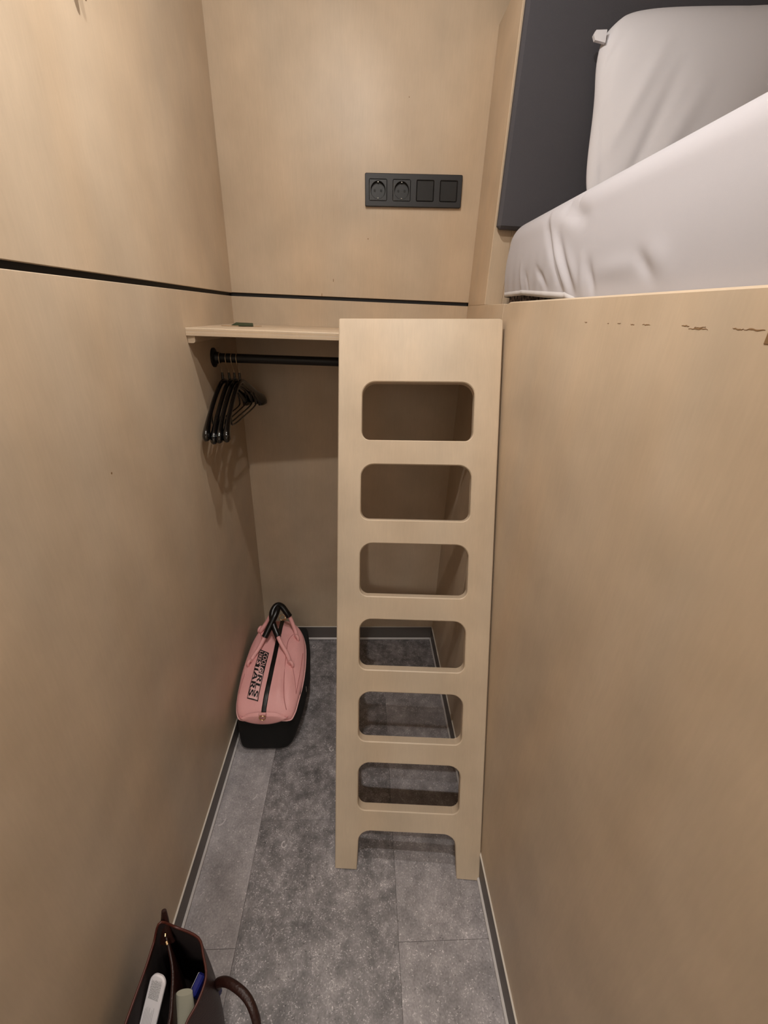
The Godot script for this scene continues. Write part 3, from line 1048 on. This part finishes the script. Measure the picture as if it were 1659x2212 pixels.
func travel_bag() -> void:
	var o := base("travel_bag")
	tag(o, "pink and black soft travel bag standing on the floor against the left wall", "bag")
	# black lower body
	var st := new_st(true)
	var rows := []
	for y in [0.0, 0.004, 0.012, 0.03, 0.06, 0.09, 0.12, 0.15, 0.175, 0.195, 0.207, 0.214, 0.218]:
		var l := bag_loop(minf(y, 0.207))
		if y < 0.012:
			var c := Vector3(0.11, y, 0.355)
			for k in l.size(): l[k] = c + (l[k] - c) * (0.93 if y == 0.0 else 0.975)
		if y > 0.207:
			for k in l.size():
				var c := Vector3(0.115, y, 0.355)
				l[k].y = y
				l[k] = c + (l[k] - c) * (0.94 if y < 0.216 else 0.80)
		if y > 0.19:
			for k in l.size(): l[k].y = minf(l[k].y, bag_top(l[k].z) - 0.042)
		l.reverse()
		rows.append(l)
	add_grid(st, rows, true)
	add_cap(st, rows[0], true)
	add_cap(st, rows[-1])
	put("lower_body", done(st), M.black_cloth, o)
	# pink top: rings from the seam to the middle
	st = new_st(true)
	rows = []
	var outline := [Vector3(0.234, 0, 0.43), Vector3(0.227, 0, 0.50), Vector3(0.217, 0, 0.550), Vector3(0.195, 0, 0.568), Vector3(0.12, 0, 0.574), Vector3(0.052, 0, 0.568), Vector3(0.030, 0, 0.550), Vector3(0.021, 0, 0.50), Vector3(0.017, 0, 0.42), Vector3(0.020, 0, 0.34), Vector3(0.029, 0, 0.27), Vector3(0.050, 0, 0.212), Vector3(0.085, 0, 0.180), Vector3(0.130, 0, 0.174), Vector3(0.165, 0, 0.190), Vector3(0.200, 0, 0.232), Vector3(0.223, 0, 0.29), Vector3(0.232, 0, 0.36)]
	var edge := PackedVector3Array()
	for k in outline.size():
		for e in 4: edge.append(outline[k].cubic_interpolate(outline[(k + 1) % outline.size()], outline[k - 1], outline[(k + 2) % outline.size()], e / 4.0))
	for s in [1.0, 1.004, 0.985, 0.95, 0.9, 0.84, 0.76, 0.66, 0.55, 0.44, 0.32, 0.2, 0.1, 0.02]:
		var ring := PackedVector3Array()
		for k in edge.size():
			var c := Vector3(0.119, 0, 0.355)
			var p: Vector3 = c + (edge[k] - c) * s
			var q := bag_surface(p.x, p.z)
			if rows.is_empty(): q.y -= 0.015
			elif rows.size() == 1: q.y -= 0.006
			elif rows.size() == 2: q.y -= 0.002
			ring.append(q)
		ring.reverse()
		rows.append(ring)
	add_grid(st, rows, true)
	add_cap(st, rows[-1])
	var top := put("top_panel", done(st), M.pink_leatherette, o)
	# piping round the seam
	var pipe := PackedVector3Array()
	for k in edge.size() + 1:
		var p: Vector3 = rows[1][k % edge.size()]
		pipe.append(p + (p - Vector3(0.119, p.y, 0.355)).normalized() * 0.0012 - Vector3(0, 0.009, 0))
	put("piping", tube(pipe, 0.0022, 8), M.piping, o)
	# pink end flap over the front
	st = new_st(true)
	rows = []
	for i in 10:
		var t := i / 9.0
		var row := PackedVector3Array()
		for j in 17:
			var u := j / 16.0 * 2.0 - 1.0
			var x := 0.121 + u * lerpf(0.066, 0.079, t)
			var low := 0.158 + 0.024 * u * u
			var y := lerpf(bag_top(0.566) - 0.001 - 0.016 * pow(absf(u), 3.0), low, t)
			var z := 0.5725 + 0.004 * sin(t * PI * 0.7) - 0.006 * pow(absf(u), 6) - (0.008 if i == 0 else 0.0)
			row.append(Vector3(x, y, z + 0.002))
		rows.append(row)
	var rev := []
	for k in rows.size():
		rev.append(rows[rows.size() - 1 - k])
	add_grid(st, rev)
	# its thickness at the hem
	var hem := []
	for k in 2:
		var row := PackedVector3Array()
		for q in rows[9]: row.append(q + (Vector3(0, -0.0012, -0.011) if k == 0 else Vector3.ZERO))
		hem.append(row)
	add_grid(st, hem)
	put("end_flap", done(st), M.pink_leatherette, o)
	# stitched panel seams
	for q in [[[0.176, 0.262], [0.163, 0.30], [0.164, 0.35], [0.170, 0.44], [0.180, 0.515], [0.193, 0.553]], [[0.194, 0.41], [0.208, 0.455], [0.218, 0.50]], [[0.222, 0.34], [0.222, 0.42], [0.218, 0.50]], [[0.034, 0.40], [0.028, 0.45], [0.026, 0.50]], [[0.044, 0.245], [0.060, 0.29], [0.058, 0.34]]]:
		var line := []
		for e in q: line.append(on_bag(e[0], e[1], 0.0002))
		put("seam", tube(spline(line, 6), 0.0011, 6), M.pink_seam, o)
	# zip along the top
	var mid := func(z: float) -> float: return 0.121 + 0.004 * sin((z - 0.2) * 9.0)
	var zs := PackedFloat32Array()
	for i in 40: zs.append(lerpf(0.182, 0.562, i / 39.0))
	put("zip", bag_strip([-0.0078, -0.004, -0.0012, 0.0012, 0.004, 0.0078], zs, 0.0016, mid), M.black_leatherette, o)
	# fastening ring of the shoulder strap at the front, and one at the far end
	put("front_ring", torus(0.0095, 0.0018, Basis(Vector3.RIGHT, PI / 2)), M.gold, o, Vector3(0.121, 0.197, 0.5845))
	put("ring_tab", box(Vector3(-0.012, -0.004, -0.004), Vector3(0.012, 0.006, 0.003), 0.002), M.pink_leatherette, o, Vector3(0.121, 0.206, 0.579))
	put("far_ring", torus(0.011, 0.0018, Basis(Vector3.RIGHT, 0.9)), M.gold, o, Vector3(0.120, 0.274, 0.178))
	put("far_clip", tube(PackedVector3Array([Vector3(0.122, 0.272, 0.19), Vector3(0.136, 0.270, 0.184)]), 0.003, 8), M.gold, o)
	# two handles: pink straps rolled into tubes with black grips
	var handles := [
		[[on_bag(0.187, 0.405, 0.003), on_bag(0.166, 0.365, 0.007), Vector3(0.143, 0.288, 0.338), Vector3(0.124, 0.305, 0.308), Vector3(0.106, 0.330, 0.278), Vector3(0.099, 0.352, 0.248), Vector3(0.110, 0.366, 0.222), Vector3(0.128, 0.360, 0.215), Vector3(0.150, 0.335, 0.226), Vector3(0.163, 0.314, 0.232), Vector3(0.174, 0.290, 0.242), on_bag(0.184, 0.258, 0.007), on_bag(0.192, 0.285, 0.003)], 0.22, 0.72],
		[[on_bag(0.042, 0.392, 0.003), on_bag(0.050, 0.372, 0.006), Vector3(0.064, 0.272, 0.348), Vector3(0.080, 0.296, 0.318), Vector3(0.098, 0.328, 0.288), Vector3(0.112, 0.352, 0.262), Vector3(0.116, 0.362, 0.236), Vector3(0.104, 0.352, 0.228), Vector3(0.088, 0.328, 0.230), Vector3(0.070, 0.296, 0.236), on_bag(0.050, 0.250, 0.006), on_bag(0.046, 0.235, 0.003)], 0.27, 0.70]]
	for h in handles:
		var path := spline(h[0], 8)
		var n := path.size()
		var a := int(n * h[1])
		var b := int(n * h[2])
		put("strap", tube(path.slice(0, a + 1), 0.0074, 12), M.pink_leatherette, o)
		put("strap", tube(path.slice(b, n), 0.0074, 12), M.pink_leatherette, o)
		put("grip", tube(path.slice(a, b + 1), 0.0118, 14), M.black_leatherette, o)
	# loops that the straps pass through
	for q in [[0.187, 0.405, 0.9], [0.192, 0.285, 0.7], [0.042, 0.395, -0.5], [0.046, 0.238, -0.5]]:
		var t := put("strap_loop", torus(0.0100, 0.0056, Basis(Vector3.UP, q[2]) * Basis(Vector3.FORWARD, PI / 2)), M.pink_leatherette, o)
		t.position = on_bag(q[0], q[1], 0.004)
	# printed patch: upper half black, lower half pink, lettering along the bag
	var A := Vector3(0.0655, 0, 0.342)
	var B := Vector3(0.1020, 0, 0.360)
	var C := Vector3(0.0975, 0, 0.535)
	var D := Vector3(0.0590, 0, 0.522)
	var at := func(u: float, v: float, off: float) -> Vector3:
		var p := A.lerp(B, u).lerp(D.lerp(C, u), v)
		return on_bag(p.x, p.z, off)
	var sheet := func(u0: float, u1: float, v0: float, v1: float, off: float) -> ArrayMesh:
		var s := new_st(true)
		var rs := []
		for i in 13:
			var v := lerpf(v1, v0, i / 12.0)
			var row := PackedVector3Array([at.call(u0, v, 0.0)])
			for j in 6: row.append(at.call(lerpf(u0, u1, j / 5.0), v, off))
			row.append(at.call(u1, v, 0.0))
			rs.append(row)
		add_grid(s, rs)
		return done(s)
	var patch := put("patch", sheet.call(0.0, 1.0, 0.0, 1.0, 0.0018), M.patch_black, o)
	put("patch_field", sheet.call(0.05, 0.95, 0.47, 0.985, 0.0024), M.patch_pink, patch)
	# letters: each is bent onto the bag, so its points go through at()
	var font := SystemFont.new()
	font.font_names = PackedStringArray(["Droid Sans"])
	var bold := SystemFont.new()
	bold.font_names = PackedStringArray(["Droid Sans"])
	bold.font_weight = 700
	var words := [
		["COOL", 0.54, 0.93, 0.03, 0.37, false, "patch_pink"], ["LIKE", 0.10, 0.42, 0.03, 0.25, false, "patch_pink"],
		["G", 0.50, 0.90, 0.375, 0.463, true, "patch_pink"], ["ST", 0.08, 0.50, 0.265, 0.460, true, "patch_pink"],
		["I", 0.52, 0.92, 0.478, 0.505, true, "patch_black"], ["RLS", 0.52, 0.92, 0.535, 0.955, true, "patch_black"], ["ARS", 0.08, 0.48, 0.490, 0.955, true, "patch_black"]]
	for wd in words:
		var tm := TextMesh.new()
		tm.text = wd[0]
		tm.font = bold if wd[5] else font
		tm.font_size = 32
		tm.pixel_size = 0.01
		tm.depth = 0.02
		tm.curve_step = 1.0
		var arr := tm.surface_get_arrays(0)
		var v: PackedVector3Array = arr[Mesh.ARRAY_VERTEX]
		var idx = arr[Mesh.ARRAY_INDEX]
		if idx == null: idx = PackedInt32Array(range(v.size()))
		var lo := Vector3(1e9, 1e9, 1e9)
		var hi := -lo
		for p in v:
			lo = lo.min(p)
			hi = hi.max(p)
		var s := new_st()
		for k in range(0, idx.size(), 3):
			var q := []
			for e in 3:
				var p: Vector3 = v[idx[k + e]]
				var along := (p.x - lo.x) / (hi.x - lo.x)
				var up := (p.y - lo.y) / (hi.y - lo.y)
				var front := (p.z - lo.z) / maxf(hi.z - lo.z, 1e-6)
				q.append(at.call(lerpf(wd[1], wd[2], up), lerpf(wd[3], wd[4], along), 0.0022 + 0.0012 * front))
			s.add_vertex(q[0])
			s.add_vertex(q[1])
			s.add_vertex(q[2])
		put("lettering", done(s), M[wd[6]], patch)
	# zip pull on the black side
	put("side_zip_pull", box(Vector3(-0.001, -0.012, -0.003), Vector3(0.0015, 0.012, 0.003), 0.0008), M.steel, o, Vector3(0.2435, 0.165, 0.44))


# ---------------------------------------------------------------- the brown tote in front
func tote_loop(h: float) -> PackedVector3Array:
	# outline at a height, as the rim lies; wider towards the middle, its far end near z = 1.13
	var pts := [Vector3(0.056, 0, 1.146), Vector3(0.071, 0, 1.136), Vector3(0.090, 0, 1.138), Vector3(0.130, 0, 1.153), Vector3(0.147, 0, 1.178), Vector3(0.161, 0, 1.207), Vector3(0.157, 0, 1.239), Vector3(0.147, 0, 1.265), Vector3(0.142, 0, 1.32), Vector3(0.138, 0, 1.39), Vector3(0.115, 0, 1.435), Vector3(0.08, 0, 1.44), Vector3(0.05, 0, 1.425), Vector3(0.044, 0, 1.36), Vector3(0.047, 0, 1.28), Vector3(0.049, 0, 1.232), Vector3(0.051, 0, 1.19), Vector3(0.051, 0, 1.163)]
	var closed := pts.duplicate()
	var out := PackedVector3Array()
	var n := pts.size()
	var t := h / 0.30
	for i in n:
		for k in 4:
			var p: Vector3 = closed[i].cubic_interpolate(closed[(i + 1) % n], closed[(i + n - 1) % n], closed[(i + 2) % n], k / 4.0)
			# the body spreads a little below the rim, towards the corridor
			var c := Vector3(0.10, 0, 1.285)
			var q := c + (p - c) * Vector3(1.0 + 0.16 * sin(PI * clampf(t * 0.9, 0, 1)), 1, 1.0 + 0.03 * (1.0 - t))
			q.x = maxf(q.x, 0.012)
			q.y = h
			out.append(q)
	return out


func tote() -> void:
	var o := base("tote_bag")
	tag(o, "dark brown leather tote bag standing open on the floor at the left wall", "bag")
	var st := new_st(true)
	var rows := []
	var peak := func(l: PackedVector3Array, k: float) -> void:
		for i in l.size():
			var d := Vector2(l[i].x - 0.060, l[i].z - 1.142).length()
			l[i].y += k * 0.035 * exp(-d * d / 0.00016)
	for h in [0.0, 0.01, 0.04, 0.09, 0.14, 0.19, 0.24, 0.275, 0.30]:
		var l := tote_loop(h)
		if h < 0.01:
			for k in l.size(): l[k] = Vector3(0.10, 0, 1.285) + (l[k] - Vector3(0.10, 0, 1.285)) * 0.95
		if h > 0.29: peak.call(l, 1.0)
		l.reverse()
		rows.append(l)
	add_grid(st, rows, true)
	add_cap(st, rows[0], true)
	put("body", done(st), M.brown_leather, o)
	# lining: the same walls from inside
	st = new_st(true)
	var inner := []
	for h in [0.30, 0.27, 0.20, 0.10, 0.02]:
		var l := tote_loop(h)
		if h > 0.29: peak.call(l, 1.0)
		for k in l.size():
			var c := Vector3(0.10, l[k].y, 1.285)
			l[k] += (c - l[k]).normalized() * 0.003
		l.reverse()
		inner.append(l)
	add_grid(st, inner, true)
	add_cap(st, inner[-1])
	put("lining", done(st), M.brown_lining, o)
	var rim := PackedVector3Array()
	for k in rows[-1].size() + 1:
		rim.append(rows[-1][k % rows[-1].size()].lerp(inner[0][k % rows[-1].size()], 0.5))
	put("rim", tube(rim, 0.0022, 8), M.brown_edge, o)
	# zipped divider down the middle
	st = new_st(true)
	var top := spline([Vector3(0.064, 0.292, 1.146), Vector3(0.078, 0.282, 1.166), Vector3(0.092, 0.276, 1.19), Vector3(0.102, 0.274, 1.218), Vector3(0.112, 0.274, 1.257), Vector3(0.112, 0.274, 1.32), Vector3(0.105, 0.274, 1.40)], 5)
	for s in [-1.0, 1.0]:
		var a := PackedVector3Array()
		var b := PackedVector3Array()
		var c := PackedVector3Array()
		for q in top:
			a.append(q + Vector3(0, 0, 0))
			b.append(q + Vector3(0.0035 * s, -0.004, 0))
			c.append(q + Vector3(0.004 * s, -0.20, 0))
		if s > 0: add_grid(st, [c, b, a])
		else: add_grid(st, [a, b, c])
	put("divider", done(st), M.brown_leather, o)
	put("corner_tab", tube(spline([Vector3(0.0620, 0.270, 1.1465), Vector3(0.0620, 0.300, 1.1400), Vector3(0.0628, 0.322, 1.1335), Vector3(0.0632, 0.345, 1.1285)], 5), func(t: float) -> Vector2: return Vector2(lerpf(0.0170, 0.0045, pow(t, 0.7)), lerpf(0.0065, 0.0035, t)), 12), M.brown_leather, o)
	put("zip_pull", tube(PackedVector3Array([Vector3(0.0645, 0.299, 1.146), Vector3(0.0665, 0.298, 1.150)]), 0.0026, 8), M.gold, o)
	put("zip_pull", tube(PackedVector3Array([Vector3(0.0695, 0.294, 1.1555), Vector3(0.0735, 0.292, 1.159)]), 0.0028, 8), M.gold, o)
	# the handle that has fallen outwards
	put("handle", tube(spline([Vector3(0.165, 0.19, 1.187), Vector3(0.170, 0.222, 1.1925), Vector3(0.190, 0.244, 1.1985), Vector3(0.215, 0.252, 1.210), Vector3(0.235, 0.250, 1.222), Vector3(0.249, 0.240, 1.236), Vector3(0.257, 0.218, 1.252), Vector3(0.255, 0.195, 1.29), Vector3(0.235, 0.185, 1.34), Vector3(0.19, 0.19, 1.37), Vector3(0.165, 0.18, 1.38)], 6), 0.0078, 12), M.brown_leather, o)
	# contents
	var c1 := base("printed_packet", Vector3(0.0695, 0.272, 1.207))
	tag(c1, "white rounded packet with grey print sticking out of the brown tote", "packet")
	var X := Vector3(0.95, 0.0, 0.30).normalized()
	var Y := (Vector3(0.0695, 0.285, 1.196) - Vector3(0.053, 0.205, 1.262)).normalized()
	X = (X - Y * X.dot(Y)).normalized()
	var Z := X.cross(Y)
	var cardp := func(p: Vector2, d: float) -> Vector3: return X * p.x + Y * p.y + Z * d
	var shape := rounded(-0.0160, 0.0160, -0.088, 0.014, 0.0135, 0.003, 0.0)
	put("body", plate(shape, [], 0.0, 0.007, 0.002, cardp), M.paper_white, c1)
	var rng := RandomNumberGenerator.new()
	rng.seed = 3
	st = new_st()
	for k in 15:
		var u := -0.0105 + 0.0014 * k
		var v := -0.022
		while v < 0.004:
			var e := v + rng.randf_range(0.001, 0.005)
			quad(st, cardp.call(Vector2(u, v), 0.0003), cardp.call(Vector2(u + 0.0007, v), 0.0003), cardp.call(Vector2(u + 0.0007, e), 0.0003), cardp.call(Vector2(u, e), 0.0003))
			v = e + 0.0007
		if k % 2 == 0 and k < 13:
			quad(st, cardp.call(Vector2(u, -0.062), 0.0003), cardp.call(Vector2(u + 0.0005, -0.062), 0.0003), cardp.call(Vector2(u + 0.0005, -0.030 - rng.randf() * 0.012), 0.0003), cardp.call(Vector2(u, -0.030 - rng.randf() * 0.012), 0.0003))
	put("print", done(st), M.print_grey, c1)
	var c2 := base("folded_cloth", Vector3(0.12, 0.25, 1.21))
	tag(c2, "pale olive folded cloth pouch in the middle of the brown tote", "pouch")
	st = new_st(true)
	var ra := []
	for i in 12:
		var t := i / 11.0
		var row := PackedVector3Array()
		for j in 20:
			var a := TAU * j / 20.0
			var wv := lerpf(0.022, 0.020, t)
			var e := sin(PI * clampf(t * 0.35 + 0.03, 0, 1)) 
			row.append(Vector3(cos(a) * wv * minf(1.0, 0.6 + e), 0.008 - 0.085 * t + 0.003 * cos(a), 0.004 + 0.055 * t + sin(a) * 0.009 * minf(1.0, 0.45 + e)))
		ra.append(row)
	ra.reverse()
	for k in ra.size(): ra[k].reverse()
	add_grid(st, ra, true)
	add_cap(st, ra[-1])
	add_cap(st, ra[0], true)
	put("cloth", done(st), M.olive_cloth, c2)
	var c3 := base("blue_packet", Vector3(0.141, 0.245, 1.202))
	tag(c3, "small blue and white packet against the right side of the brown tote", "packet")
	var b1 := put("packet", box(Vector3(-0.008, -0.10, -0.015), Vector3(0.006, 0.012, 0.016), 0.003), M.packet_blue, c3)
	b1.rotation = Vector3(0.15, -0.35, 0.12)
	var b2 := put("white_side", box(Vector3(-0.0098, -0.10, -0.014), Vector3(-0.0075, 0.008, 0.015), 0.001), M.paper_white, c3)
	b2.rotation = Vector3(0.15, -0.35, 0.12)


func wall_hook() -> void:
	var o := base("wall_hook", Vector3(0.0036, 1.80, 0.655))
	tag(o, "pointed brown coat hook tip on the left wall at the top edge", "hook")
	put("tongue", tube(spline([Vector3(0.014, 0.0, 0.0), Vector3(0.013, 0.012, 0.002), Vector3(0.010, 0.035, 0.004), Vector3(0.004, 0.07, 0.005)], 6), func(t: float) -> Vector2: return Vector2(0.0006 + 0.0105 * pow(t, 0.6), 0.0005 + 0.003 * t), 10, Vector3.RIGHT), M.hook_brown, o)
	put("backplate", box(Vector3(0, 0.045, -0.011), Vector3(0.005, 0.11, 0.021), 0.002), M.hook_brown, o)


func leaf() -> void:
	var o := base("green_slip", Vector3(0.085, 1.3547, 0.16))
	tag(o, "small dark green folded slip lying on the plywood shelf", "slip")
	# a leaf-shaped sheet folded lengthwise, its near edge lifted
	var st := new_st()
	var top := [Vector3(-0.042, 0.0065, -0.03), Vector3(-0.03, 0.005, -0.08), Vector3(-0.005, 0.0045, -0.085), Vector3(0.030, 0.0015, 0.06), Vector3(0.0, 0.0015, 0.085), Vector3(-0.028, 0.002, 0.075)]
	for d in [0.0006, 0.0]:
		for k in range(1, top.size() - 1):
			var e := Vector3(0, d, 0)
			if d > 0: tri(st, top[0] + e, top[k + 1] + e, top[k] + e)
			else: tri(st, top[0] + e, top[k] + e, top[k + 1] + e)
	put("sheet", done(st), M.leaf_green, o)
	put("pale_edge", tube(PackedVector3Array([Vector3(-0.048, 0.0012, 0.10), Vector3(-0.012, 0.0012, 0.088), Vector3(0.045, 0.0012, 0.025)]), 0.0011, 6), M.straw, o)
